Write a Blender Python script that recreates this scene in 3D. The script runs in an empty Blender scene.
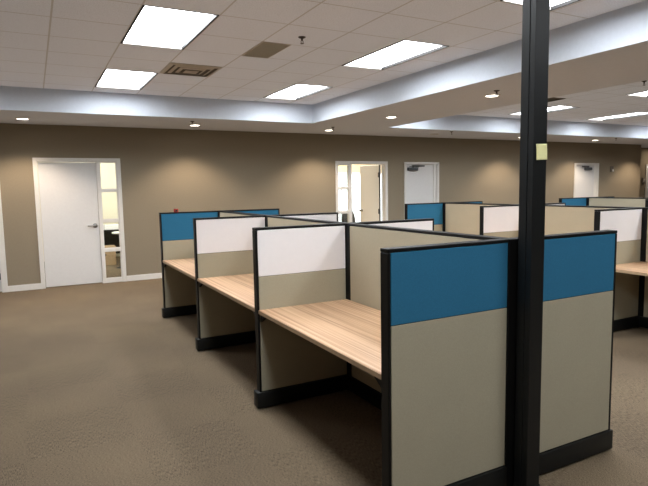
import bpy, bmesh, math, random
from mathutils import Vector, Matrix
random.seed(7)
S = bpy.context.scene
COL = S.collection

# ------------------------------------------------------------------ helpers
def lin(c):
    return tuple(((v/255)/12.92 if v/255 <= .04045 else ((v/255+.055)/1.055)**2.4) for v in c) + (1.0,)

def new_mat(name):
    m = bpy.data.materials.new(name); m.use_nodes = True
    nt = m.node_tree; b = nt.nodes['Principled BSDF']
    return m, nt, b

def flat(name, c, rough=.6, spec=.3, metal=0, vary=.06, scale=30, bump=0, bscale=200):
    """procedural paint / plastic / fabric: colour gently varied by noise, optional fine bump"""
    m, nt, b = new_mat(name)
    c = lin(c)
    tc = nt.nodes.new('ShaderNodeTexCoord')
    n = nt.nodes.new('ShaderNodeTexNoise'); n.inputs['Scale'].default_value = scale; n.inputs['Detail'].default_value = 3
    nt.links.new(tc.outputs['Object'], n.inputs['Vector'])
    r = nt.nodes.new('ShaderNodeValToRGB')
    r.color_ramp.elements[0].position = .3; r.color_ramp.elements[1].position = .7
    r.color_ramp.elements[0].color = tuple(v*(1-vary) for v in c[:3])+(1,)
    r.color_ramp.elements[1].color = tuple(min(1, v*(1+vary)) for v in c[:3])+(1,)
    nt.links.new(n.outputs['Fac'], r.inputs['Fac']); nt.links.new(r.outputs['Color'], b.inputs['Base Color'])
    b.inputs['Roughness'].default_value = rough; b.inputs['Specular IOR Level'].default_value = spec
    b.inputs['Metallic'].default_value = metal
    if bump:
        n2 = nt.nodes.new('ShaderNodeTexNoise'); n2.inputs['Scale'].default_value = bscale
        nt.links.new(tc.outputs['Object'], n2.inputs['Vector'])
        bp = nt.nodes.new('ShaderNodeBump'); bp.inputs['Strength'].default_value = bump; bp.inputs['Distance'].default_value = .002
        nt.links.new(n2.outputs['Fac'], bp.inputs['Height']); nt.links.new(bp.outputs['Normal'], b.inputs['Normal'])
    return m

def emit(name, c, s):
    m = bpy.data.materials.new(name); m.use_nodes = True; nt = m.node_tree; nt.nodes.clear()
    e = nt.nodes.new('ShaderNodeEmission'); o = nt.nodes.new('ShaderNodeOutputMaterial')
    e.inputs['Color'].default_value = c+(1,); e.inputs['Strength'].default_value = s
    nt.links.new(e.outputs[0], o.inputs[0]); return m

class MB:
    def __init__(s): s.b = bmesh.new()
    def box(s, x0, x1, y0, y1, z0, z1, bev=0, seg=1, mi=0):
        t = bmesh.new()
        bmesh.ops.create_cube(t, size=1)
        for v in t.verts:
            v.co = Vector(((x0+x1)/2+v.co.x*(x1-x0), (y0+y1)/2+v.co.y*(y1-y0), (z0+z1)/2+v.co.z*(z1-z0)))
        if bev: bmesh.ops.bevel(t, geom=t.edges[:], offset=bev, segments=seg, profile=.5, affect='EDGES')
        s._add(t, mi); return s
    def cyl(s, c, r, h, axis='Z', seg=24, r2=None, bev=0, mi=0):
        t = bmesh.new()
        bmesh.ops.create_cone(t, cap_ends=True, segments=seg, radius1=r, radius2=r if r2 is None else r2, depth=h)
        if bev:
            e = [e for e in t.edges if len(e.link_faces) == 2 and any(len(f.verts) > 4 for f in e.link_faces)]
            bmesh.ops.bevel(t, geom=e, offset=bev, segments=2, profile=.5, affect='EDGES')
        R = Matrix() if axis == 'Z' else (Matrix.Rotation(math.pi/2, 4, 'X') if axis == 'Y' else Matrix.Rotation(math.pi/2, 4, 'Y'))
        bmesh.ops.transform(t, matrix=Matrix.Translation(c) @ R, verts=t.verts)
        s._add(t, mi); return s
    def tube(s, a, b, r, seg=12, r2=None):
        a = Vector(a); b = Vector(b); d = b-a
        t = bmesh.new(); bmesh.ops.create_cone(t, cap_ends=True, segments=seg, radius1=r, radius2=r if r2 is None else r2, depth=d.length)
        bmesh.ops.transform(t, matrix=Matrix.Translation((a+b)/2) @ d.to_track_quat('Z', 'Y').to_matrix().to_4x4(), verts=t.verts)
        s._add(t, 0); return s
    def lathe(s, prof, c, seg=32):
        t = bmesh.new(); rings = []
        for r, z in prof:
            rings.append([t.verts.new((c[0]+r*math.cos(2*math.pi*k/seg), c[1]+r*math.sin(2*math.pi*k/seg), c[2]+z)) for k in range(seg)])
        for i in range(len(rings)-1):
            for k in range(seg):
                t.faces.new((rings[i][k], rings[i][(k+1) % seg], rings[i+1][(k+1) % seg], rings[i+1][k]))
        t.faces.new(rings[0]); t.faces.new(rings[-1])
        bmesh.ops.recalc_face_normals(t, faces=t.faces[:])
        s._add(t, 0); return s
    def poly(s, pts, d):
        """prism: polygon pts extruded by vector d"""
        t = bmesh.new(); a = [t.verts.new(p) for p in pts]; b = [t.verts.new(Vector(p)+Vector(d)) for p in pts]
        t.faces.new(a); t.faces.new(b[::-1]); n = len(a)
        for i in range(n): t.faces.new((a[i], a[(i+1) % n], b[(i+1) % n], b[i]))
        bmesh.ops.recalc_face_normals(t, faces=t.faces[:]); s._add(t, 0); return s
    def grid(s, f, nu, nv):
        t = bmesh.new(); g = [[t.verts.new(f(i/nu, j/nv)) for j in range(nv+1)] for i in range(nu+1)]
        for i in range(nu):
            for j in range(nv): t.faces.new((g[i][j], g[i+1][j], g[i+1][j+1], g[i][j+1]))
        s._add(t, 0); return s
    def _add(s, t, mi):
        for f in t.faces: f.material_index = mi
        me = bpy.data.meshes.new('tmp'); t.to_mesh(me); t.free()
        s.b.from_mesh(me); bpy.data.meshes.remove(me)
    def build(s, name, mats, parent=None, smooth=False, label=None):
        me = bpy.data.meshes.new(name); s.b.to_mesh(me); s.b.free()
        for m in (mats if isinstance(mats, (list, tuple)) else [mats]): me.materials.append(m)
        o = bpy.data.objects.new(name, me); COL.objects.link(o)
        if parent is not None:
            o.parent = parent
        if smooth:
            for p in me.polygons: p.use_smooth = True
            try: me.set_sharp_from_angle(angle=math.radians(35))
            except Exception: pass
        if label: o['label'] = label
        return o

def tag(o, label, cat, group=None):
    o['label'] = label; o['category'] = cat
    if group: o['group'] = group
    return o
def thing(name, label, cat, loc=(0, 0, 0), group=None, rz=0):
    o = bpy.data.objects.new(name, None); COL.objects.link(o); o.empty_display_size = .1
    o.location = loc; o.rotation_euler = (0, 0, rz)
    return tag(o, label, cat, group)
def struct(o, kind='structure'):
    o['kind'] = kind; return o

# ------------------------------------------------------------------ measured layout (metres)
H = 1.27; T = .06; zD = .706; zSplit = .935
YA, YB, YC, YD = 6.609, 5.0485, 3.4727, 1.9052
ROW = {1: (1.3111, 2.0489, 2.8425), 2: (4.8928, 5.6103, 6.3954), 3: (8.26, 8.9601, 9.7301)}
yW = 9.753; zS = 2.5909; zC = 2.8903
C1 = (-1.97, 4.1602, -3.2, 8.1956); C2 = (5.7529, 13.75, -3.2, 8.3259)
GX, GY, G = .212, 3.705, .586
GLOW = .075  # emission added to ceiling tiles and soffit, which are no lamps

# ------------------------------------------------------------------ materials
def mat_carpet():
    m, nt, b = new_mat('carpet_tile')
    tc = nt.nodes.new('ShaderNodeTexCoord'); L = nt.links.new
    # quarter-turned carpet tiles: checker picks the rib direction
    ck = nt.nodes.new('ShaderNodeTexChecker'); ck.inputs['Scale'].default_value = 1/.61
    mp = nt.nodes.new('ShaderNodeMapping'); mp.inputs['Rotation'].default_value = (0, 0, 0); mp.inputs['Location'].default_value = (.13, .2, .31)
    L(tc.outputs['Object'], mp.inputs['Vector']); L(mp.outputs[0], ck.inputs['Vector'])
    def ribs(sx, sy):
        q = nt.nodes.new('ShaderNodeMapping'); q.inputs['Scale'].default_value = (sx, sy, 1)
        L(tc.outputs['Object'], q.inputs['Vector'])
        n = nt.nodes.new('ShaderNodeTexNoise'); n.inputs['Scale'].default_value = 1; n.inputs['Detail'].default_value = 4; n.inputs['Roughness'].default_value = .7
        L(q.outputs[0], n.inputs['Vector']); return n
    a, c = ribs(330, 36), ribs(90, 330)
    mx = nt.nodes.new('ShaderNodeMix'); mx.data_type = 'FLOAT'
    L(ck.outputs['Fac'], mx.inputs[0]); L(a.outputs['Fac'], mx.inputs[2]); L(c.outputs['Fac'], mx.inputs[3])
    ramp = nt.nodes.new('ShaderNodeValToRGB')
    ramp.color_ramp.elements[0].position = .38; ramp.color_ramp.elements[0].color = lin((84, 73, 61))
    ramp.color_ramp.elements[1].position = .62; ramp.color_ramp.elements[1].color = lin((142, 127, 106))
    L(mx.outputs[0], ramp.inputs['Fac'])
    big = nt.nodes.new('ShaderNodeTexNoise'); big.inputs['Scale'].default_value = .9; big.inputs['Detail'].default_value = 3
    L(tc.outputs['Object'], big.inputs['Vector'])
    r2 = nt.nodes.new('ShaderNodeValToRGB'); r2.color_ramp.elements[0].position = .3; r2.color_ramp.elements[1].position = .7
    r2.color_ramp.elements[0].color = (.88, .87, .88, 1); r2.color_ramp.elements[1].color = (1.08, 1.06, 1.02, 1)
    L(big.outputs['Fac'], r2.inputs['Fac'])
    mul = nt.nodes.new('ShaderNodeMix'); mul.data_type = 'RGBA'; mul.blend_type = 'MULTIPLY'; mul.inputs[0].default_value = 1
    L(ramp.outputs['Color'], mul.inputs[6]); L(r2.outputs['Color'], mul.inputs[7])
    ck2 = nt.nodes.new('ShaderNodeMix'); ck2.data_type = 'RGBA'; ck2.blend_type = 'MULTIPLY'; ck2.inputs[0].default_value = 1
    r3 = nt.nodes.new('ShaderNodeValToRGB'); r3.color_ramp.elements[0].color = (.975, .975, .975, 1); r3.color_ramp.elements[1].color = (1.015, 1.01, 1.005, 1)
    L(ck.outputs['Fac'], r3.inputs['Fac']); L(mul.outputs[2], ck2.inputs[6]); L(r3.outputs['Color'], ck2.inputs[7])
    L(ck2.outputs[2], b.inputs['Base Color'])
    b.inputs['Roughness'].default_value = .95; b.inputs['Specular IOR Level'].default_value = .1
    bp = nt.nodes.new('ShaderNodeBump'); bp.inputs['Strength'].default_value = .5; bp.inputs['Distance'].default_value = .004
    L(mx.outputs[0], bp.inputs['Height']); L(bp.outputs['Normal'], b.inputs['Normal'])
    return m

def mat_ceiling(x0, y0):
    """white acoustic tiles in a two-foot grid, with a faint added glow"""
    m, nt, b = new_mat('acoustic_tile'); L = nt.links.new
    tc = nt.nodes.new('ShaderNodeTexCoord'); sp = nt.nodes.new('ShaderNodeSeparateXYZ'); L(tc.outputs['Object'], sp.inputs[0])
    def line(out, o0, w):
        s = nt.nodes.new('ShaderNodeMath'); s.operation = 'SUBTRACT'; s.inputs[1].default_value = o0 - G*200; L(out, s.inputs[0])
        d = nt.nodes.new('ShaderNodeMath'); d.operation = 'DIVIDE'; d.inputs[1].default_value = G; L(s.outputs[0], d.inputs[0])
        a = nt.nodes.new('ShaderNodeMath'); a.operation = 'ADD'; a.inputs[1].default_value = .5; L(d.outputs[0], a.inputs[0])
        f = nt.nodes.new('ShaderNodeMath'); f.operation = 'FRACT'; L(a.outputs[0], f.inputs[0])
        g = nt.nodes.new('ShaderNodeMath'); g.operation = 'SUBTRACT'; g.inputs[1].default_value = .5; L(f.outputs[0], g.inputs[0])
        h = nt.nodes.new('ShaderNodeMath'); h.operation = 'ABSOLUTE'; L(g.outputs[0], h.inputs[0])
        k = nt.nodes.new('ShaderNodeMath'); k.operation = 'LESS_THAN'; k.inputs[1].default_value = w/2/G; L(h.outputs[0], k.inputs[0])
        return k
    kx, ky = line(sp.outputs[0], x0, .014), line(sp.outputs[1], y0, .012)
    mxm = nt.nodes.new('ShaderNodeMath'); mxm.operation = 'MAXIMUM'; L(kx.outputs[0], mxm.inputs[0]); L(ky.outputs[0], mxm.inputs[1])
    n = nt.nodes.new('ShaderNodeTexNoise'); n.inputs['Scale'].default_value = 120; n.inputs['Detail'].default_value = 4; L(tc.outputs['Object'], n.inputs['Vector'])
    r = nt.nodes.new('ShaderNodeValToRGB'); r.color_ramp.elements[0].position = .35; r.color_ramp.elements[1].position = .5
    r.color_ramp.elements[0].color = lin((212, 210, 212)); r.color_ramp.elements[1].color = lin((227, 226, 230)); L(n.outputs['Fac'], r.inputs['Fac'])
    mx = nt.nodes.new('ShaderNodeMix'); mx.data_type = 'RGBA'; L(mxm.outputs[0], mx.inputs[0]); L(r.outputs['Color'], mx.inputs[6]); mx.inputs[7].default_value = lin((194, 187, 181))
    L(mx.outputs[2], b.inputs['Base Color']); b.inputs['Roughness'].default_value = .95; b.inputs['Specular IOR Level'].default_value = .1
    L(mx.outputs[2], b.inputs['Emission Color']); b.inputs['Emission Strength'].default_value = GLOW  # tiles glow faintly, standing in for bounced light
    return m

def mat_wood():
    m, nt, b = new_mat('striped_laminate'); L = nt.links.new
    tc = nt.nodes.new('ShaderNodeTexCoord'); cols = []
    def n(sx, sy, det):
        q = nt.nodes.new('ShaderNodeMapping'); q.inputs['Scale'].default_value = (sx, sy, 1); L(tc.outputs['Object'], q.inputs['Vector'])
        t = nt.nodes.new('ShaderNodeTexNoise'); t.inputs['Scale'].default_value = 1; t.inputs['Detail'].default_value = det; t.inputs['Roughness'].default_value = .6
        L(q.outputs[0], t.inputs['Vector']); return t
    a, c = n(62, .35, 3), n(170, 1.2, 2)
    mx = nt.nodes.new('ShaderNodeMix'); mx.data_type = 'FLOAT'; mx.inputs[0].default_value = .35; L(a.outputs['Fac'], mx.inputs[2]); L(c.outputs['Fac'], mx.inputs[3])
    r = nt.nodes.new('ShaderNodeValToRGB'); e = r.color_ramp.elements
    e[0].position = .3; e[0].color = lin((160, 121, 93)); e[1].position = .68; e[1].color = lin((226, 194, 158))
    x = e.new(.45); x.color = lin((196, 156, 122)); x = e.new(.55); x.color = lin((214, 178, 142))
    L(mx.outputs[0], r.inputs['Fac']); L(r.outputs['Color'], b.inputs['Base Color'])
    b.inputs['Roughness'].default_value = .42; b.inputs['Specular IOR Level'].default_value = .4
    return m

def mat_glass():
    m = bpy.data.materials.new('clear_glass'); m.use_nodes = True; nt = m.node_tree; nt.nodes.clear(); L = nt.links.new
    o = nt.nodes.new('ShaderNodeOutputMaterial'); t = nt.nodes.new('ShaderNodeBsdfTransparent'); t.inputs[0].default_value = (.95, .97, .96, 1)
    g = nt.nodes.new('ShaderNodeBsdfGlossy'); g.inputs['Roughness'].default_value = .02
    f = nt.nodes.new('ShaderNodeFresnel'); f.inputs[0].default_value = 1.45; mx = nt.nodes.new('ShaderNodeMixShader')
    L(f.outputs[0], mx.inputs[0]); L(t.outputs[0], mx.inputs[1]); L(g.outputs[0], mx.inputs[2]); L(mx.outputs[0], o.inputs[0]); return m

def mat_fabric(name, c, vary=.09):
    m, nt, b = new_mat(name); L = nt.links.new
    tc = nt.nodes.new('ShaderNodeTexCoord'); c = lin(c)
    w = nt.nodes.new('ShaderNodeTexNoise'); w.inputs['Scale'].default_value = 260; w.inputs['Detail'].default_value = 2; L(tc.outputs['Object'], w.inputs['Vector'])
    v = nt.nodes.new('ShaderNodeTexNoise'); v.inputs['Scale'].default_value = 5; L(tc.outputs['Object'], v.inputs['Vector'])
    mx = nt.nodes.new('ShaderNodeMix'); mx.data_type = 'FLOAT'; mx.inputs[0].default_value = .25; L(w.outputs['Fac'], mx.inputs[2]); L(v.outputs['Fac'], mx.inputs[3])
    r = nt.nodes.new('ShaderNodeValToRGB'); r.color_ramp.elements[0].position = .3; r.color_ramp.elements[1].position = .7
    r.color_ramp.elements[0].color = tuple(q*(1-vary) for q in c[:3])+(1,); r.color_ramp.elements[1].color = tuple(min(1, q*(1+vary)) for q in c[:3])+(1,)
    L(mx.outputs[0], r.inputs['Fac']); L(r.outputs['Color'], b.inputs['Base Color'])
    b.inputs['Roughness'].default_value = .9; b.inputs['Specular IOR Level'].default_value = .12
    bp = nt.nodes.new('ShaderNodeBump'); bp.inputs['Strength'].default_value = .15; bp.inputs['Distance'].default_value = .001
    L(w.outputs['Fac'], bp.inputs['Height']); L(bp.outputs['Normal'], b.inputs['Normal']); return m

M = dict(
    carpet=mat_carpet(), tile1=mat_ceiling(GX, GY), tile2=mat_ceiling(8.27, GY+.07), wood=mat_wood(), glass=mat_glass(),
    wall=flat('tan_wall_paint', (145, 134, 116), .9, .1, vary=.03, scale=60, bump=.15, bscale=300),
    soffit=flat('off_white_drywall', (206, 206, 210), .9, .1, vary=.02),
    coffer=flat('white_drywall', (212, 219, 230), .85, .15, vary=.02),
    trim=flat('white_trim_paint', (226, 224, 220), .45, .35, vary=.02), door=flat('white_door_paint', (222, 222, 222), .5, .3, vary=.015),
    cream=flat('cream_office_paint', (236, 229, 206), .9, .1, vary=.02),
    blue=mat_fabric('blue_fabric', (50, 112, 146)), grey=mat_fabric('grey_beige_fabric', (170, 163, 142), .07), beige=mat_fabric('grey_beige_fabric_lit', (180, 171, 149), .06),  # beige repeats the grey fabric, lightened for the light falling on the spines
    white=flat('white_marker_laminate', (242, 238, 239), .35, .4, vary=.008),
    black=flat('charcoal_frame', (13, 13, 13), .5, .25, vary=.08), base=flat('black_raceway', (25, 26, 25), .5, .25, vary=.06),
    pole=flat('black_pole_metal', (20, 22, 23), .45, .3, vary=.05), edge=flat('tan_edge_band', (181, 155, 125), .5, .3, vary=.05),
    chrome=flat('brushed_nickel', (150, 148, 145), .3, .5, metal=1, vary=.03), dark=flat('dark_closer_metal', (72, 76, 80), .45, .4, vary=.05),
    brass=flat('bronze_sprinkler', (82, 70, 58), .4, .5, metal=.6), ventm=flat('grey_vent_metal', (205, 196, 184), .6, .3, vary=.04),
    ventd=flat('vent_shadow', (118, 110, 101), .8, .1), ret=flat('return_core', (168, 165, 155), .8, .15, vary=.15, scale=350),
    plastic=flat('black_plastic', (28, 28, 30), .5, .35), note=flat('yellow_paper', (250, 246, 186), .8, .1, vary=.03),
    red=flat('red_plastic', (170, 48, 38), .5, .3), card=flat('cardboard', (176, 150, 118), .85, .1, vary=.08), paper=flat('white_paper', (232, 230, 226), .8, .1, vary=.02),
    lamp=emit('troffer_diffuser', (.93, .965, 1.0), 14.0), lens=emit('downlight_lens', (1.0, .93, .82), 7.0), lensoff=flat('unlit_lens', (190, 186, 178), .4, .4),
    lampframe=flat('troffer_dark_edge', (30, 28, 27), .6, .2), lampend=flat('troffer_grey_edge', (150, 146, 142), .6, .2),
    white2=flat('beige_office_paint', (176, 160, 126), .9, .1, vary=.01),
    wellm=flat('white_well', (225, 226, 228), .6, .3, vary=.01),
    ring=flat('white_ring', (205, 196, 186), .5, .3),
)

_b = M['soffit'].node_tree.nodes['Principled BSDF']; _b.inputs['Emission Color'].default_value = lin((208, 204, 202)); _b.inputs['Emission Strength'].default_value = GLOW*.35  # added faint soffit glow in place of bounced light
# ------------------------------------------------------------------ shell
floor = MB().box(-3.6, 19.5, -5.6, 16.2, -.1, 0).build('floor', M['carpet']); struct(floor)

def ring(b, outer, inner, z0, z1):
    ox0, ox1, oy0, oy1 = outer; x0, x1, y0, y1 = inner
    b.box(ox0, x0, oy0, oy1, z0, z1); b.box(x1, ox1, oy0, oy1, z0, z1)
    b.box(x0, x1, oy0, y0, z0, z1); b.box(x0, x1, y1, oy1, z0, z1)
# dropped soffit with two coffers; the coffer's upright faces are brighter white
xmid = (C1[1]+C2[0])/2
b = MB()
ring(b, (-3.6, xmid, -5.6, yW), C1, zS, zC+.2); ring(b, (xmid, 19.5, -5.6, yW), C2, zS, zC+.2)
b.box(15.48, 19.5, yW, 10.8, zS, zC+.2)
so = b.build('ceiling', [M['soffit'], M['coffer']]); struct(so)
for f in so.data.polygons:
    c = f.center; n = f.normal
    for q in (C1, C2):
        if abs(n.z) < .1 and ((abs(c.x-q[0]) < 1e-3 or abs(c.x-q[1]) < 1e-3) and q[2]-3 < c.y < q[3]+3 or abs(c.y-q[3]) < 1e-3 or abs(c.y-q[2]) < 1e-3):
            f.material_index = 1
def tiled(q, mt, holes):
    xs = sorted({q[0], q[1]} | {v for h in holes for v in h[:2]}); ys = sorted({q[2], q[3]} | {v for h in holes for v in h[2:]})
    b = MB()
    for i in range(len(xs)-1):
        for j in range(len(ys)-1):
            mx, my = (xs[i]+xs[i+1])/2, (ys[j]+ys[j+1])/2
            if not any(h[0] < mx < h[1] and h[2] < my < h[3] for h in holes):
                b.box(xs[i], xs[i+1], ys[j], ys[j+1], zC, zC+.02)
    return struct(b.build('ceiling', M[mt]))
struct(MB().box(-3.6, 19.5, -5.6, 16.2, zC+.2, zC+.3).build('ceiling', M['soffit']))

# back wall: solid pieces around its openings (x0,x1,ztop)
OPEN = [(-1.40, -.50, 2.02), (.07, 1.29, 2.04), (5.47, 6.66, 2.03), (7.17, 8.06, 2.02), (12.68, 13.58, 2.02)]
b = MB(); x = -3.6
for o in OPEN:
    b.box(x, o[0], yW, yW+.12, 0, zC); b.box(o[0], o[1], yW, yW+.12, o[2], zC); x = o[1]
b.box(x, 15.48, yW, yW+.12, 0, zC)
b.box(15.36, 15.48, yW+.12, 10.6, 0, zC)
struct(b.build('wall_back', M['wall']))
b = MB(); DX = 17.15
yAl = 10.6
b.box(15.36, DX, yAl, yAl+.12, 0, zC); b.box(DX, DX+.95, yAl, yAl+.12, 2.03, zC); b.box(DX+.95, 19.5, yAl, yAl+.12, 0, zC)
struct(b.build('wall_alcove', M['wall']))
struct(MB().box(-3.72, -3.6, -5.6, yW+.12, 0, zC).build('wall_left', M['wall']))
struct(MB().box(19.5, 19.62, -5.6, 11.3, 0, zC).build('wall_right', M['wall']))
struct(MB().box(-3.6, 19.5, -5.72, -5.6, 0, zC).build('wall_front', M['wall']))
b = MB()
for x0, x1 in [(-3.6, -1.46), (-.43, .03), (1.33, 5.437), (6.71, 7.141), (8.097, 12.64), (13.62, 15.48)]:
    b.box(x0, x1, yW-.013, yW, 0, .082); b.box(x0, x1, yW-.008, yW, .082, .093)
struct(b.build('baseboard_back', M['trim']))
struct(MB().box(-3.6, -3.588, -5.6, yW-.02, 0, .093).build('baseboard_left', M['trim']))

def casing(name, x0, x1, zt, w, y=None):
    y = yW if y is None else y
    b = MB()
    for a, c in ((x0, x0+w), (x1-w, x1)):
        b.box(a, c, y-.018, y-.0005, 0, zt, .003); b.box(a+(0 if a == x0 else w-.014), a+.014+(0 if a == x0 else w-.014), y-.026, y-.018, 0, zt)
    b.box(x0+w, x1-w, y-.018, y-.0005, zt-w, zt, .003); b.box(x0, x1, y-.026, y-.018, zt-.014, zt)
    # jamb returns inside the opening
    b.box(x0+w-.012, x0+w+.006, y-.0004, y+.12, 0, zt-w+.006); b.box(x1-w-.006, x1-w+.012, y-.0004, y+.12, 0, zt-w+.006)
    b.box(x0+w+.006, x1-w-.006, y-.0004, y+.12, zt-w-.006, zt-w+.012)
    return struct(b.build(name, M['trim']))

def lever(parent, x, y, z, s):
    b = MB(); b.cyl((x, y-.006, z), .038, .012, 'Y', bev=.003); b.cyl((x, y-.03, z), .011, .05, 'Y')
    b.box(min(x, x+s*.12), max(x, x+s*.12), y-.062, y-.046, z-.01, z+.01, .006, 2)
    return b.build('handle', M['chrome'], parent, True, 'brushed metal lever handle')

def closer(parent, x, y, z, s):
    b = MB(); b.box(min(x, x+s*.26), max(x, x+s*.26), y-.06, y-.001, z-.035, z+.035, .01, 2)
    b.tube((x+s*.14, y-.03, z+.03), (x+s*.14, y-.03, z+.07), .012)
    b.poly([(x+s*.12, y-.05, z+.058), (x+s*.42, y-.075, z+.058), (x+s*.42, y-.055, z+.058), (x+s*.12, y-.03, z+.058)], (0, 0, .022))
    b.poly([(x+s*.42, y-.075, z+.05), (x+s*.06, y-.012, z+.05), (x+s*.06, y-.001, z+.05), (x+s*.42, y-.055, z+.05)], (0, 0, .01))
    return b.build('door_closer', M['dark'], parent, True, 'grey overhead door closer with arm')

def hinges(parent, x, y, zs, s=1):
    for z in zs:
        MB().box(x-.012, x+.012, y-.012, y, z-.05, z+.05).cyl((x, y-.014, z), .007, .1).build('hinge', M['dark'], parent, False, 'dark metal hinge')

# door 1 with sidelight
casing('trim_1', .03, 1.325, 2.076, .058)
d = struct(MB().box(.10, .945, yW+.035, yW+.08, .012, 2.005, .002).build('door_1', M['door'])); lever(d, .885, yW+.035, .972, -1)
def sidelight(num, x0, x1, px0, px1, cuts, ztop):
    """frame with four stacked panes, panes between the given z pairs"""
    b = MB(); y0, y1 = yW+.004, yW+.085
    b.box(x0, px0, y0, y1, 0, ztop); b.box(px1, x1, y0, y1, 0, ztop)
    zz = 0
    for a, c in cuts:
        b.box(px0, px1, y0, y1, zz, a); zz = c
    b.box(px0, px1, y0, y1, zz, ztop)
    w = struct(b.build('window_%d' % num, M['trim']))
    bd = MB()
    for a, c in cuts:
        for q in ((px0, px0+.007, a, c), (px1-.007, px1, a, c), (px0+.007, px1-.007, a, a+.007), (px0+.007, px1-.007, c-.007, c)):
            bd.box(q[0], q[1], yW+.025, yW+.045, q[2], q[3])
    bd.build('glazing_bead', M['trim'], w)
    for a, c in cuts: MB().box(px0, px1, yW+.048, yW+.053, a, c).build('pane', M['glass'], w, False, 'clear glass pane')
    return w
sidelight(1, .949, 1.272, 1.003, 1.258, [(.072, .528), (.582, 1.022), (1.068, 1.528), (1.572, 2.01)], 2.015)
# door 2: swung open into the bright office, with sidelight at its left
casing('trim_2', 5.437, 6.705, 2.06, .055)
sidelight(2, 5.495, 5.83, 5.512, 5.762, [(.085, .50), (.565, .995), (1.045, 1.49), (1.535, 1.985)], 2.0)
d = struct(MB().box(-.775, 0, 0, .044, .012, 1.995, .002).build('door_2', M['door'])); d.location = (6.585, yW+.13, 0); d.rotation_euler = (0, 0, math.radians(-90))
# closed-state local x runs back from the hinge; rotated -90 deg the leaf points into the office (+y)
for yy in (-.001, .045):
    s = -1 if yy < 0 else 1
    MB().cyl((-.70, yy+s*.006, 1.0), .03, .012, 'Y').cyl((-.70, yy+s*.03, 1.0), .01, .05, 'Y').cyl((-.70, yy+s*.055, 1.0), .026, .035, 'Y', bev=.008).build('door_knob', M['chrome'], d, True, 'round brushed metal knob')
MB().box(.002, .020, -.006, .018, .012, 1.995).build('gap_shade_strip', M['dark'], d, False, 'dark strip standing in for the shaded gap on the hinge side')  # dark strip put in for the shade of the hinge gap
for z in (1.78, 1.0, .25): MB().box(-.03, .03, -.012, -.001, z-.05, z+.05).cyl((0, -.014, z), .008, .11).build('hinge', M['dark'], d, False, 'dark metal hinge')
# doors 3 and 4 closed, with closers; door 0 at the left edge of the view; alcove door
casing('trim_3', 7.141, 8.097, 2.05, .045)
d = struct(MB().box(7.192, 7.965, yW+.03, yW+.074, .012, 1.998, .002).build('door_3', M['door'])); closer(d, 7.25, yW+.03, 1.90, 1); lever(d, 7.9, yW+.03, .97, -1)
struct(MB().box(7.968, 8.045, yW+.015, yW+.09, 0, 1.998, .002).build('trim_6', M['trim']))
casing('trim_4', 12.64, 13.62, 2.055, .05)
d = struct(MB().box(12.697, 13.50, yW+.03, yW+.074, .012, 1.998, .002).build('door_4', M['door'])); closer(d, 13.34, yW+.03, 1.905, -1)
struct(MB().box(13.503, 13.563, yW+.015, yW+.09, 0, 1.998, .002).build('trim_7', M['trim']))
casing('trim_5', -1.46, -.43, 2.075, .08)
d = struct(MB().box(-1.372, -.518, yW+.02, yW+.064, .012, 1.987, .002).build('door_5', M['door'])); hinges(d, -.53, yW+.02, (.25, 1.0, 1.75))
casing('trim_8', DX-.06, DX+1.01, 2.08, .07, yAl)
struct(MB().box(DX+.02, DX+.93, yAl+.03, yAl+.074, .012, 1.99, .002).build('door_6', M['door']))

# ------------------------------------------------------------------ offices behind doors 1 and 2
b = MB(); y0 = yW+.12
b.box(-1.0, 3.2, 13.6, 13.72, 0, zC); b.box(-1.0, -.9, y0, 13.6, 0, zC); b.box(3.1, 3.2, y0, 13.6, 0, zC)
struct(b.build('wall_office', M['cream']))
b = MB()
wx0, wx1, wz0, wz1 = 5.9, 9.5, .45, 1.93
b.box(4.6, wx0, 13.4, 13.52, 0, zC); b.box(wx1, 9.9, 13.4, 13.52, 0, zC); b.box(wx0, wx1, 13.4, 13.52, 0, wz0); b.box(wx0, wx1, 13.4, 13.52, wz1, zC)
b.box(4.6, 4.7, y0, 13.4, 0, zC); b.box(9.8, 9.9, y0, 13.4, 0, zC)
struct(b.build('wall_office', M['white2']))
b = MB(); n = 4
b.box(wx0, wx1, 13.40, 13.47, wz0, wz0+.05); b.box(wx0, wx1, 13.40, 13.47, wz1-.05, wz1)
for k in range(n+1):
    xx = wx0+.0+(wx1-wx0-.05)*k/n; b.box(xx, xx+.05, 13.40, 13.47, wz0+.05, wz1-.05)
w = struct(b.build('window_3', M['trim']))
for k in range(n):
    a = wx0+.05+(wx1-wx0-.05)*k/n; MB().box(a, a+(wx1-wx0-.05)/n-.05, 13.43, 13.436, wz0+.05, wz1-.05).build('pane', M['glass'], w)

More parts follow.
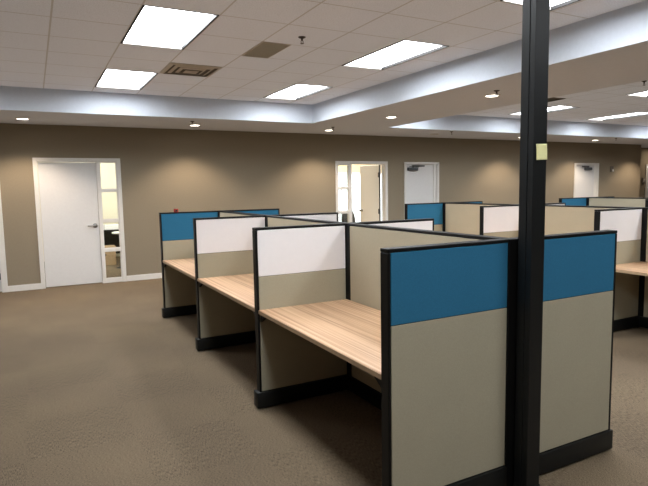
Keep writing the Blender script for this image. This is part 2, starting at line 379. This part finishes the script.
# ------------------------------------------------------------------ cubicle panels
FT = .008   # tile proud depth
def wing(x0, x1, y, top, label, junction=None, free='L'):
    """cross panel: front face at y, thickness T; free end carries the end post"""
    W = x1-x0; xm = (x0+x1)/2
    t = thing('cubicle_panel', label, 'cubicle panel', (xm, y+T/2, 0), 'cubicle wing panels')
    hw, h2 = W/2, T/2
    MB().box(-hw+.012, hw-.004, -h2+FT, h2-FT, .12, H-.02).build('frame', M['black'], t)
    b = MB().box(-hw, hw, -h2, h2, H-.016, H, .002); b.build('top_cap', M['black'], t, False, 'charcoal top cap')
    s = -1 if free == 'L' else 1
    e0, e1 = (-hw, -hw+.014) if s < 0 else (hw-.014, hw)
    MB().box(e0, e1, -h2, h2, .118, H-.017, .003).build('end_post', M['black'], t)
    a0, a1 = (-hw+.016, hw-.006) if s < 0 else (-hw+.006, hw-.016)
    for f in (-1, 1):
        ya, yb = (-h2+.001, -h2+FT) if f < 0 else (h2-FT, h2-.001)
        MB().box(a0, a1, ya, yb, zSplit+.0015, H-.0175, .002).build('upper_tile', M[top], t, False, {'blue': 'blue fabric upper tile', 'white': 'white marker-board upper tile'}[top])
        MB().box(a0, a1, ya, yb, .128, zSplit-.0015, .002).build('lower_tile', M['grey'], t, False, 'grey-beige fabric lower tile')
    r0, r1 = (-hw-.022, hw) if s < 0 else (-hw, hw+.012)
    MB().box(r0, r1, -h2-.011, h2+.011, .012, .124, .006, 2).build('base_raceway', M['base'], t, True, 'black base raceway')
    for gx in (r0+.05, r1-.08):
        MB().cyl((gx, 0, .018), .008, .012).cyl((gx, 0, .006), .02, .012, bev=.003).build('glide', M['chrome'], t, True, 'small metal levelling glide')
    if junction is not None:
        q = junction-xm
        b = MB().box(q-.03, q+.03, -h2, h2, .0, H, .003)
        b.build('junction_post', M['black'], t, False, 'black junction post at the spine')
    return t

def spine(x, y0, y1, label):
    t = thing('spine_panel', label, 'cubicle panel', (x, (y0+y1)/2, 0), 'cubicle spine panels'); hl, h2 = (y1-y0)/2, T/2
    b = MB().box(-h2+FT, h2-FT, -hl+.05, hl-.05, .12, H-.02)
    b.box(-h2+.0005, h2-.0005, -hl+.002, -hl+.05, .12, H-.0165).box(-h2+.0005, h2-.0005, hl-.05, hl-.002, .12, H-.0165).build('frame', M['black'], t)
    MB().box(-h2, h2, -hl+.001, hl-.001, H-.016, H, .002).build('top_cap', M['black'], t, False, 'charcoal top cap')
    for f in (-1, 1):
        xa, xb = (-h2+.001, -h2+FT) if f < 0 else (h2-FT, h2-.001)
        MB().box(xa, xb, -hl+.052, hl-.052, .128, H-.0175, .002).build('fabric_tile', M['beige'], t, False, 'beige fabric tile')
    MB().box(-h2-.01, h2+.01, -hl+.012, hl-.012, .012, .124, .006, 2).build('base_raceway', M['base'], t, True, 'black base raceway')
    for gy in (-hl+.1, hl-.1):
        MB().cyl((0, gy, .018), .008, .012).cyl((0, gy, .006), .02, .012, bev=.003).build('glide', M['chrome'], t, True)
    return t

def worktop(x0, x1, y0, y1, label, side):
    """laminate top spanning two wings; front edge on the aisle side"""
    t = thing('worktop', label, 'worktop', ((x0+x1)/2, (y0+y1)/2, 0), 'cubicle worktops'); hx, hy = (x1-x0)/2, (y1-y0)/2
    MB().box(-hx+.002, hx-.002, -hy, hy, zD-.026, zD, .002).build('top', M['wood'], t, False, 'striped light wood laminate top')
    e = (-hx-.001, -hx+.002) if side == 'L' else (hx-.002, hx+.001)
    MB().box(e[0], e[1], -hy, hy, zD-.027, zD-.0025).build('edge_band', M['edge'], t)
    fx = -hx+.012 if side == 'L' else hx-.012; dx = 1 if side == 'L' else -1
    for s in (-1, 1):
        yy = s*(hy-.012)-.01
        e1 = s*hy; e0 = s*(hy-.10)
        b = MB().poly([(fx, e1, zD-.027), (fx, e0, zD-.027), (fx, e1, zD-.085)], (dx*.02, 0, 0))
        b.box(min(fx+dx*.02, fx+dx*.5), max(fx+dx*.02, fx+dx*.5), min(e1, e1-s*.02), max(e1, e1-s*.02), zD-.06, zD-.027)
        b.build('bracket', M['black'], t, False, 'black cantilever bracket')
    return t

R1, R2, R3 = ROW[1], ROW[2], ROW[3]
LW = {
 (1, 'A', 'L'): 'far blue-topped panel of nearest cubicle block, aisle side, with red block on top',
 (1, 'A', 'R'): 'narrow blue strip of the far end panel right of the spine, nearest cubicle block',
 (1, 'B', 'L'): 'white-topped aisle divider of nearest block, the smaller one standing farther back',
 (1, 'B', 'R'): 'white panel rim between the narrow blue strip and the open office sidelight',
 (1, 'C', 'L'): 'largest white-topped aisle divider, beside the biggest wood worktop',
 (1, 'C', 'R'): 'white-topped panel rim right of the beige spine, pointing at the closed door with closer',
 (1, 'D', 'L'): 'big blue-topped end panel in the foreground, left of the black power pole',
 (1, 'D', 'R'): 'big blue-topped end panel in the foreground, right of the black power pole',
 (2, 'A', 'L'): 'blue-topped panel of middle block in front of closed white door with closer',
 (2, 'A', 'R'): 'dark thin panel rim of middle block, right of the small blue panel',
 (2, 'B', 'L'): 'white-topped panel of middle block just left of the black power pole',
 (2, 'B', 'R'): 'white panel sliver of middle block just right of the sticky note pole',
 (2, 'C', 'L'): 'white-topped panel of middle block behind right foreground blue panel',
 (3, 'A', 'L'): 'small blue-topped panel of farthest block below the far right white door',
 (3, 'A', 'R'): 'thin dark panel rim of farthest block under the alarm strobe',
 (3, 'B', 'L'): 'panel end of farthest block at the right edge of the photo',
}
for (k, c, side), lb in LW.items():
    xl, xs, xr = ROW[k]; y = dict(A=YA, B=YB, C=YC, D=YD)[c]; top = 'blue' if c in 'AD' else 'white'
    if side == 'L': wing(xl, xs-.031, y, top, lb, xs, 'L')
    else: wing(xs+.031, xr, y, top, lb, None, 'R')
LS = {
 (1, 'A', 'B'): 'beige spine panel of nearest block, farthest section beside the far blue panel',
 (1, 'B', 'C'): 'beige spine panel of nearest block, middle section between two white dividers',
 (1, 'C', 'D'): 'large beige spine panel behind the biggest worktop, nearest block',
 (2, 'A', 'B'): 'beige spine panel of middle block left of the power pole, beside its blue panel',
 (2, 'B', 'C'): 'beige spine panel of middle block seen right of the power pole',
 (3, 'A', 'B'): 'beige spine panel of farthest block, under the wall alarm strobe',
}
Y = dict(A=YA, B=YB, C=YC, D=YD)
for (k, a, c), lb in LS.items(): spine(ROW[k][1], Y[c]+T, Y[a], lb)
spine(ROW[2][1], YD+T, YC, 'beige spine panel of middle block past the worktop at the right photo edge')
WT = {
 (1, 'A', 'B', 'L'): 'smallest visible wood worktop in the farthest aisle bay, nearest block',
 (1, 'B', 'C', 'L'): 'wood worktop in the middle aisle bay between the two white-topped dividers',
 (1, 'C', 'D', 'L'): 'largest striped wood worktop behind the blue foreground end panel',
 (2, 'C', 'D', 'L'): 'wood worktop at right photo edge beyond the right blue end panel',
 (1, 'C', 'D', 'R'): 'wood worktop concealed behind the right foreground blue panel, nearest block',
 (2, 'B', 'C', 'L'): 'wood worktop of middle block concealed behind the power pole',
 (2, 'A', 'B', 'L'): 'wood worktop of middle block concealed beside its far blue panel',
}
for (k, a, c, side), lb in WT.items():
    xl, xs, xr = ROW[k]; y0, y1 = Y[c]+T+.002, Y[a]-.002
    if side == 'L': worktop(xl+.006, xs-.032, y0, y1, lb, 'L')
    else: worktop(xs+.032, xr-.006, y0, y1, lb, 'R')
# near end of the middle block (carries its last worktop, just outside the frame)
wing(R2[0], R2[1]-.031, YD, 'blue', 'blue-topped near end panel of middle block past the right photo edge', R2[1], 'L')

# small red block on the far blue panel
rb = thing('red_block', 'small red block sitting on top of the far blue cubicle panel', 'block', (1.507, YA+.03, H))
MB().box(-.024, .024, -.02, .02, 0, .040, .004, 2).build('body', M['red'], rb, True); MB().box(-.012, .012, -.0215, -.02, .008, .028).build('dark_face', M['plastic'], rb)

# ------------------------------------------------------------------ power pole
px0, px1, py0, py1 = 2.056, 2.146, 1.806, 1.886
pp = thing('power_pole', 'tall black power pole rising from the foreground panels to the ceiling', 'power pole', ((px0+px1)/2, (py0+py1)/2, 0))
hx, hy = (px1-px0)/2, (py1-py0)/2
b = MB()
b.box(-hx+.004, hx, -hy, hy, .04, zC-.02, .0015)
b.box(-hx, -hx+.005, -hy, -hy+.030, .04, zC-.02, .0012); b.box(-hx, -hx+.005, -hy+.034, hy, .04, zC-.02, .0012)   # two cover strips with a groove
b.build('pole', M['pole'], pp)
MB().box(-hx-.004, hx+.006, -hy-.004, hy-.002, .0, .04, .003).build('foot', M['base'], pp, False, 'black foot')
MB().box(-hx-.02, hx+.02, -hy-.02, hy+.02, zC-.02, zC-.001, .003).build('ceiling_collar', M['pole'], pp)
# sticky note on the pole's face
def nf(u, v):
    return Vector((2.072+.071*u + .002*math.sin(v*3), py0-.0015-.004*(1-v)**2-.003*max(0, u-.8)*5*.4, 1.644+.074*v+.002*u))
st = MB().grid(nf, 8, 8).build('sticky_note', M['note'], None, True); tag(st, 'small yellow sticky note stuck on the black power pole', 'sticky note')
sm = st.modifiers.new('thick', 'SOLIDIFY'); sm.thickness = .0006

# ------------------------------------------------------------------ ceiling fixtures
WELL = .05
def troffer(x0, x1, y0, y1, label):
    """recessed light: dark side rails at the ceiling, white well, glowing diffuser at its top"""
    t = thing('ceiling_light', label, 'ceiling light', ((x0+x1)/2, (y0+y1)/2, zC), 'recessed rectangular ceiling lights'); hx, hy = (x1-x0)/2-.001, (y1-y0)/2-.001
    for q in ((-hx, -hx+.016), (hx-.016, hx)): MB().box(q[0], q[1], -hy, hy, -.006, .02).build('side_rail', M['lampframe'], t, False, 'dark side rail')
    for q in ((-hy, -hy+.010), (hy-.010, hy)): MB().box(-hx+.016, hx-.016, q[0], q[1], -.004, .02).build('end_rail', M['lampend'], t)
    b = MB(); b.box(-hx, -hx+.012, -hy, hy, .021, WELL); b.box(hx-.012, hx, -hy, hy, .021, WELL)
    b.box(-hx+.012, hx-.012, -hy, -hy+.008, .021, WELL); b.box(-hx+.012, hx-.012, hy-.008, hy, .021, WELL); b.box(-hx, hx, -hy, hy, WELL+.008, WELL+.03)
    b.build('well', M['wellm'], t, False, 'white reflecting well')
    MB().box(-hx+.012, hx-.012, -hy+.008, hy-.008, WELL, WELL+.006).build('diffuser', M['lamp'], t, False, 'glowing white diffuser')
cx = lambda k: GX+G*k
ya, yb, yc_, yd_ = 6.65, 4.29, 1.93, -.43
LT = [
 (.800, ya, 'smaller glowing ceiling light near the far coffer wall, left column'), (.800, yb, 'big glowing ceiling light at upper left beside the supply vent'),
 (3.145, ya, 'glowing ceiling light at the coffer inner corner, above the open office'), (3.145, yb, 'long glowing ceiling light right of the ceiling sprinkler, centre of the photo'),
 (3.145, yc_, 'glowing ceiling light cut by the top edge behind the power pole'),
 (-1.545, ya, 'ceiling light past the left photo edge near the far coffer wall'),
 (.800, yc_, 'glowing ceiling light overhead past the top photo edge, left column'),
]
for i, x in ((1, .800), (2, 3.145)):
    for j, y in enumerate((yd_,)):
        LT.append((x, y, 'ceiling light behind the viewer, ' + ('left', 'middle', 'right')[i] + ' column'))
def wid(x): return .577 if x < 2 else .548
for x, y, lb in LT: troffer(x, x+wid(x), y, y+1.17, lb)
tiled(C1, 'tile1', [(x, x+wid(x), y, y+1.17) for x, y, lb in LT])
LT2 = [(8.27, 6.72, 'slim bright ceiling light in second coffer right behind the power pole'), (10.61, 6.74, 'bright ceiling light in second coffer at right edge, above the far white door'),
       (8.27, 4.32, 'bright ceiling light at upper right edge beside a sprinkler'), (5.93, 6.72, 'ceiling light of second coffer hidden by the dropped beam, far row'),
       (5.93, 4.32, 'ceiling light of second coffer hidden by the dropped beam, second row'), (5.93, 1.96, 'ceiling light of second coffer hidden by the dropped beam, near row'),
       (10.61, 4.32, 'ceiling light of second coffer past right photo edge, second row'), (5.93, -.40, 'ceiling light of second coffer behind the viewer at right'), (12.95, 6.72, 'ceiling light of second coffer past right photo edge, far corner')]
for x, y, lb in LT2: troffer(x, x+.55, y, y+1.18, lb)
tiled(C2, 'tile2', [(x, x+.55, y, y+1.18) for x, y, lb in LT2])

def downlight(x, y, label, on=True, e=1.0):
    t = thing('downlight', label, 'downlight', (x, y, zS), 'round recessed downlights')
    MB().lathe([(.098, 0), (.098, -.004), (.088, -.010), (.076, -.010), (.072, -.002), (.072, 0)], (0, 0, 0)).build('trim_ring', M['ring'], t, True)
    MB().cyl((0, 0, -.004), .0715, .006).build('lens', M['lens'] if on else M['lensoff'], t, False, 'glowing lens' if on else 'dim unlit lens')
    if on:
        l = bpy.data.lights.new('downlight_lamp', 'SPOT'); l.energy = 72*e; l.color = (1, .80, .60); l.spot_size = math.radians(120); l.spot_blend = .55; l.shadow_soft_size = .05
        o = bpy.data.objects.new('downlight_lamp', l); COL.objects.link(o); o.parent = t; o.location = (0, 0, -.02)
for x, y, lb, on in [
  (-.061, 9.05, 'round downlight above the left white office door', True), (2.424, 9.05, 'round downlight above the tan wall left of the open office', True),
  (4.926, 9.05, 'round downlight just left of the open office door', True), (4.93, 7.05, 'round downlight on the beam beyond the coffer corner', True),
  (4.91, 4.94, 'largest round downlight on the beam, left of the power pole', True), (7.41, 9.05, 'dim unlit downlight above the closed door with closer', False),
  (9.92, 9.05, 'tiny downlight seen against the left side of the power pole', True), (12.49, 9.05, 'round downlight in the soffit above the far right white door', True),
  (14.95, 9.05, 'downlight over the wall end past the right photo edge', True)]:
    downlight(x, y, lb, on, 1.0 if y > 8 else .35)

def sprinkler(x, y, z, label):
    t = thing('sprinkler_head', label, 'sprinkler', (x, y, z), 'pendant fire sprinkler heads')
    MB().lathe([(.034, 0), (.034, -.004), (.02, -.012), (.012, -.013), (.012, 0)], (0, 0, 0), 20).build('ceiling_mount', M['brass'], t, True)
    b = MB().cyl((0, 0, -.022), .009, .02).tube((-.007, 0, -.03), (-.012, 0, -.045), .003).tube((.007, 0, -.03), (.012, 0, -.045), .003).tube((-.012, 0, -.045), (-.003, 0, -.056), .003).tube((.012, 0, -.045), (.003, 0, -.056), .003)
    b.build('body', M['brass'], t, True)
    MB().cyl((0, 0, -.058), .017, .003).build('deflector', M['brass'], t)
for x, y, z, lb in [(2.24, 4.596, zC, 'sprinkler head on the tiled ceiling beside the return grille'), (2.26, 8.58, zS, 'sprinkler head by the downlight left of the nearest block'),
   (4.753, 8.58, zS, 'sprinkler head by the downlight left of the open office door'), (4.711, 4.67, zS, 'sprinkler head beside the largest beam downlight'),
   (7.41, 8.53, zS, 'sprinkler head near the dim unlit downlight'), (12.465, 8.48, zS, 'sprinkler head on the soffit above the far right door'), (7.404, 4.66, zC, 'sprinkler head beside the ceiling light at upper right edge')]:
    sprinkler(x, y, z, lb)

# supply diffuser: nested square louvres
def diffuser(x, y, label, dark=False):
    t = thing('air_vent', label, 'vent', (x, y, zC)); h = .285
    MB().box(-h, h, -h, h, -.004, -.0005).build('back_plate', M['ventd'], t, False, 'dark vent throat')
    for k, (r, w) in enumerate(((.285, .035), (.215, .03), (.145, .03), (.075, .075))):
        b = MB(); zt, zb = -.004, -.014-.004*k
        def q(sgn, ax):
            o, i = r, r-w
            if ax == 'x': pts = [(sgn*o, -o, zb+.010), (sgn*o, o, zb+.010), (sgn*i, i, zb), (sgn*i, -i, zb)]
            else: pts = [(-o, sgn*o, zb+.010), (o, sgn*o, zb+.010), (i, sgn*i, zb), (-i, sgn*i, zb)]
            b.poly(pts, (0, 0, .002))
        if k < 3:
            for sg in (-1, 1): q(sg, 'x'); q(sg, 'y')
        else: b.box(-r, r, -r, r, zb, zb+.003)
        b.build('louvre', M['ventm'] if not dark else M['ventd'], t)
diffuser(cx(2)+G/2, 6.055+.295, 'square louvred supply vent between the two left ceiling lights')
diffuser(7.39, 6.39, 'dark ceiling vent at the edge of the second coffer, right of the power pole', True)
rg = thing('return_grille', 'grey flat return air grille on the ceiling left of the sprinkler', 'vent', (2.115, 5.166, zC))
MB().box(-.138, .138, -.285, .285, -.006, -.0005).build('core', M['ret'], rg, False, 'grey perforated core')
MB().box(-.142, -.136, -.289, .289, -.008, -.0005).box(.136, .142, -.289, .289, -.008, -.0005).box(-.136, .136, -.289, -.283, -.008, -.0005).box(-.136, .136, .283, .289, -.008, -.0005).build('frame', M['ventm'], rg)

# ------------------------------------------------------------------ wall things
sb = thing('alarm_strobe', 'small dark alarm strobe with white lens, on wall right of far door', 'alarm', (14.165, yW, 1.90))
MB().box(-.05, .05, -.04, -.0005, -.075, .075, .006, 2).build('wall_mount_housing', M['ventd'], sb, True); MB().box(-.005, .045, -.056, -.04, -.07, -.01, .006, 2).build('lens', M['trim'], sb, True, 'white strobe lens')
sg = thing('call_box', 'dark wall box beside the white door frame at far right edge', 'wall box', (16.985, yAl, 1.565))
MB().box(-.072, .072, -.03, -.0005, -.09, .09, .006, 2).build('housing', M['ventd'], sg, True); MB().box(-.022, .022, -.034, -.03, -.03, .06).build('window', M['ring'], sg)

# ------------------------------------------------------------------ office behind door 1
od = thing('office_desk', 'office desk seen through the left door sidelight', 'desk', (1.45, 12.55, 0))
MB().box(-.95, .95, -.38, .38, .70, .73, .004).build('desk_top', M['plastic'], od); MB().box(-.95, -.91, -.36, .36, 0, .70).build('side_panel', M['plastic'], od)
MB().box(.91, .95, -.36, .36, 0, .70).build('side_panel', M['plastic'], od); MB().box(-.91, .91, .30, .34, .15, .70).build('back_panel', M['plastic'], od)
for k, (x, y, w, h, rz, lb) in enumerate([(1.12, 12.38, .15, .11, .05, 'white paper stack on the office desk, left pile behind the sidelight glass'), (1.46, 12.42, .16, .09, -.06, 'white paper stack on the office desk, right pile behind the sidelight glass')]):
    o = MB()
    for j in range(6): o.box(-w+.004*(j % 3), w+.003*(j % 2), -.15, .15+.003*(j % 3), h*j/6, h*(j+1)/6-.0008)
    o = o.build('paper_stack', M['paper']); tag(o, lb, 'papers'); o.location = (x, y, .7305); o.rotation_euler = (0, 0, rz)
sbx = thing('storage_box', 'tan storage box on the office carpet under the desk, behind sidelight', 'box', (1.22, 12.25, 0))
MB().box(-.24, .24, -.16, .16, 0, .33, .004).build('carton', M['card'], sbx); MB().box(-.25, .25, -.17, .17, .331, .39, .004).build('lid', M['card'], sbx); MB().box(-.05, .05, -.162, -.16, .20, .235).build('hand_hole', M['plastic'], sbx, False, 'dark hand hole')
tb = thing('side_table', 'small round white table behind the left sidelight glass', 'table', (1.58, 11.55, 0))
MB().cyl((0, 0, .705), .24, .03, seg=40, bev=.006).build('table_top', M['paper'], tb, True); MB().cyl((0, 0, .37), .03, .64).build('column', M['plastic'], tb, True); MB().cyl((0, 0, .025), .2, .05, r2=.05).build('foot', M['plastic'], tb, True)

# office chair behind door 2
def office_chair(x, y, rz, label):
    t = thing('office_chair', label, 'chair', (x, y, 0), None, rz); P = M['plastic']
    for k in range(5):
        a = 2*math.pi*k/5; c, s = math.cos(a), math.sin(a)
        lg = MB().tube((.03*c, .03*s, .11), (.29*c, .29*s, .075), .022, r2=.014).build('leg', P, t, True)
        MB().cyl((.29*c, .29*s, .0285), .028, .04, 'X').tube((.29*c, .29*s, .05), (.29*c, .29*s, .075), .01).build('caster', P, lg, True)
    MB().cyl((0, 0, .26), .028, .32).build('gas_column', P, t, True)
    MB().box(-.24, .24, -.24, .24, .42, .50, .035, 4).build('seat', P, t, True)
    def bk(u, v):
        w = .20+.03*math.sin(v*math.pi)-.03*v**4; xx = (u-.5)*2
        return Vector((xx*w, .22+.05*v-.04*(1-xx*xx), .56+.42*v-.04*xx**4*(v**3)))
    o = MB().grid(bk, 12, 12).build('backrest', P, t, True); m = o.modifiers.new('thick', 'SOLIDIFY'); m.thickness = .05; m.offset = 0
    MB().tube((0, .1, .43), (0, .26, .45), .02).tube((0, .26, .45), (0, .25, .75), .02).build('back_support', P, t, True)
    for s in (-1, 1): MB().tube((s*.22, 0, .45), (s*.28, 0, .50), .014).tube((s*.28, 0, .50), (s*.28, 0, .66), .014).box(s*.28-.03, s*.28+.03, -.13, .13, .66, .69, .012, 2).build('armrest', P, t, True)
office_chair(6.74, 11.1, math.radians(20), 'black office chair seen through the open office doorway')

# ------------------------------------------------------------------ unseen lamps added for the offices and alcove, world, camera
def area(x, y, z, sx, sy, e, c, tilt=0):
    l = bpy.data.lights.new('unseen_lamp', 'AREA'); l.shape = 'RECTANGLE'; l.size = sx; l.size_y = sy; l.energy = e; l.color = c
    o = bpy.data.objects.new('unseen_lamp', l); COL.objects.link(o); o.location = (x, y, z); o.rotation_euler = (math.radians(tilt), 0, 0)
OFFICE1, OFFICE2 = 70, 270
area(1.1, 10.8, 2.5, 1.2, .8, OFFICE1, (1, .97, .9), 65); area(7.2, 11.6, zC-.05, 1.6, 1.6, OFFICE2, (1, .98, .95))  # unseen lamps without fixtures; the first is tilted to keep its floor darker
area(17.3, 10.0, zS-.03, .4, .4, 5, (1, .85, .65))  # unseen lamp without a fixture, lighting the alcove wall

w = bpy.data.worlds.new('daylight'); S.world = w; w.use_nodes = True
w.node_tree.nodes['Background'].inputs[0].default_value = (.9, .95, 1, 1); w.node_tree.nodes['Background'].inputs[1].default_value = 2.5

cam = bpy.data.cameras.new('camera'); co = bpy.data.objects.new('camera', cam); COL.objects.link(co)
cam.sensor_fit = 'HORIZONTAL'; cam.sensor_width = 36; cam.lens = 547.22/648*36; cam.clip_start = .05
yaw, pitch, roll = -.486, -.1013, -.0177
cy, sy, cp, sp = math.cos(yaw), math.sin(yaw), math.cos(pitch), math.sin(pitch)
fwd = Vector((-sy*cp, cy*cp, sp)); right = Vector((cy, sy, 0)); up = right.cross(fwd)
cr, sr = math.cos(roll), math.sin(roll); r2 = cr*right+sr*up; u2 = -sr*right+cr*up
mw = Matrix((r2, u2, -fwd)).transposed().to_4x4(); mw.translation = (0, 0, 1.535); co.matrix_world = mw
S.camera = co
S.view_settings.view_transform = 'Standard'; S.view_settings.look = 'None'; S.view_settings.exposure = 0.68; S.view_settings.gamma = 1.0
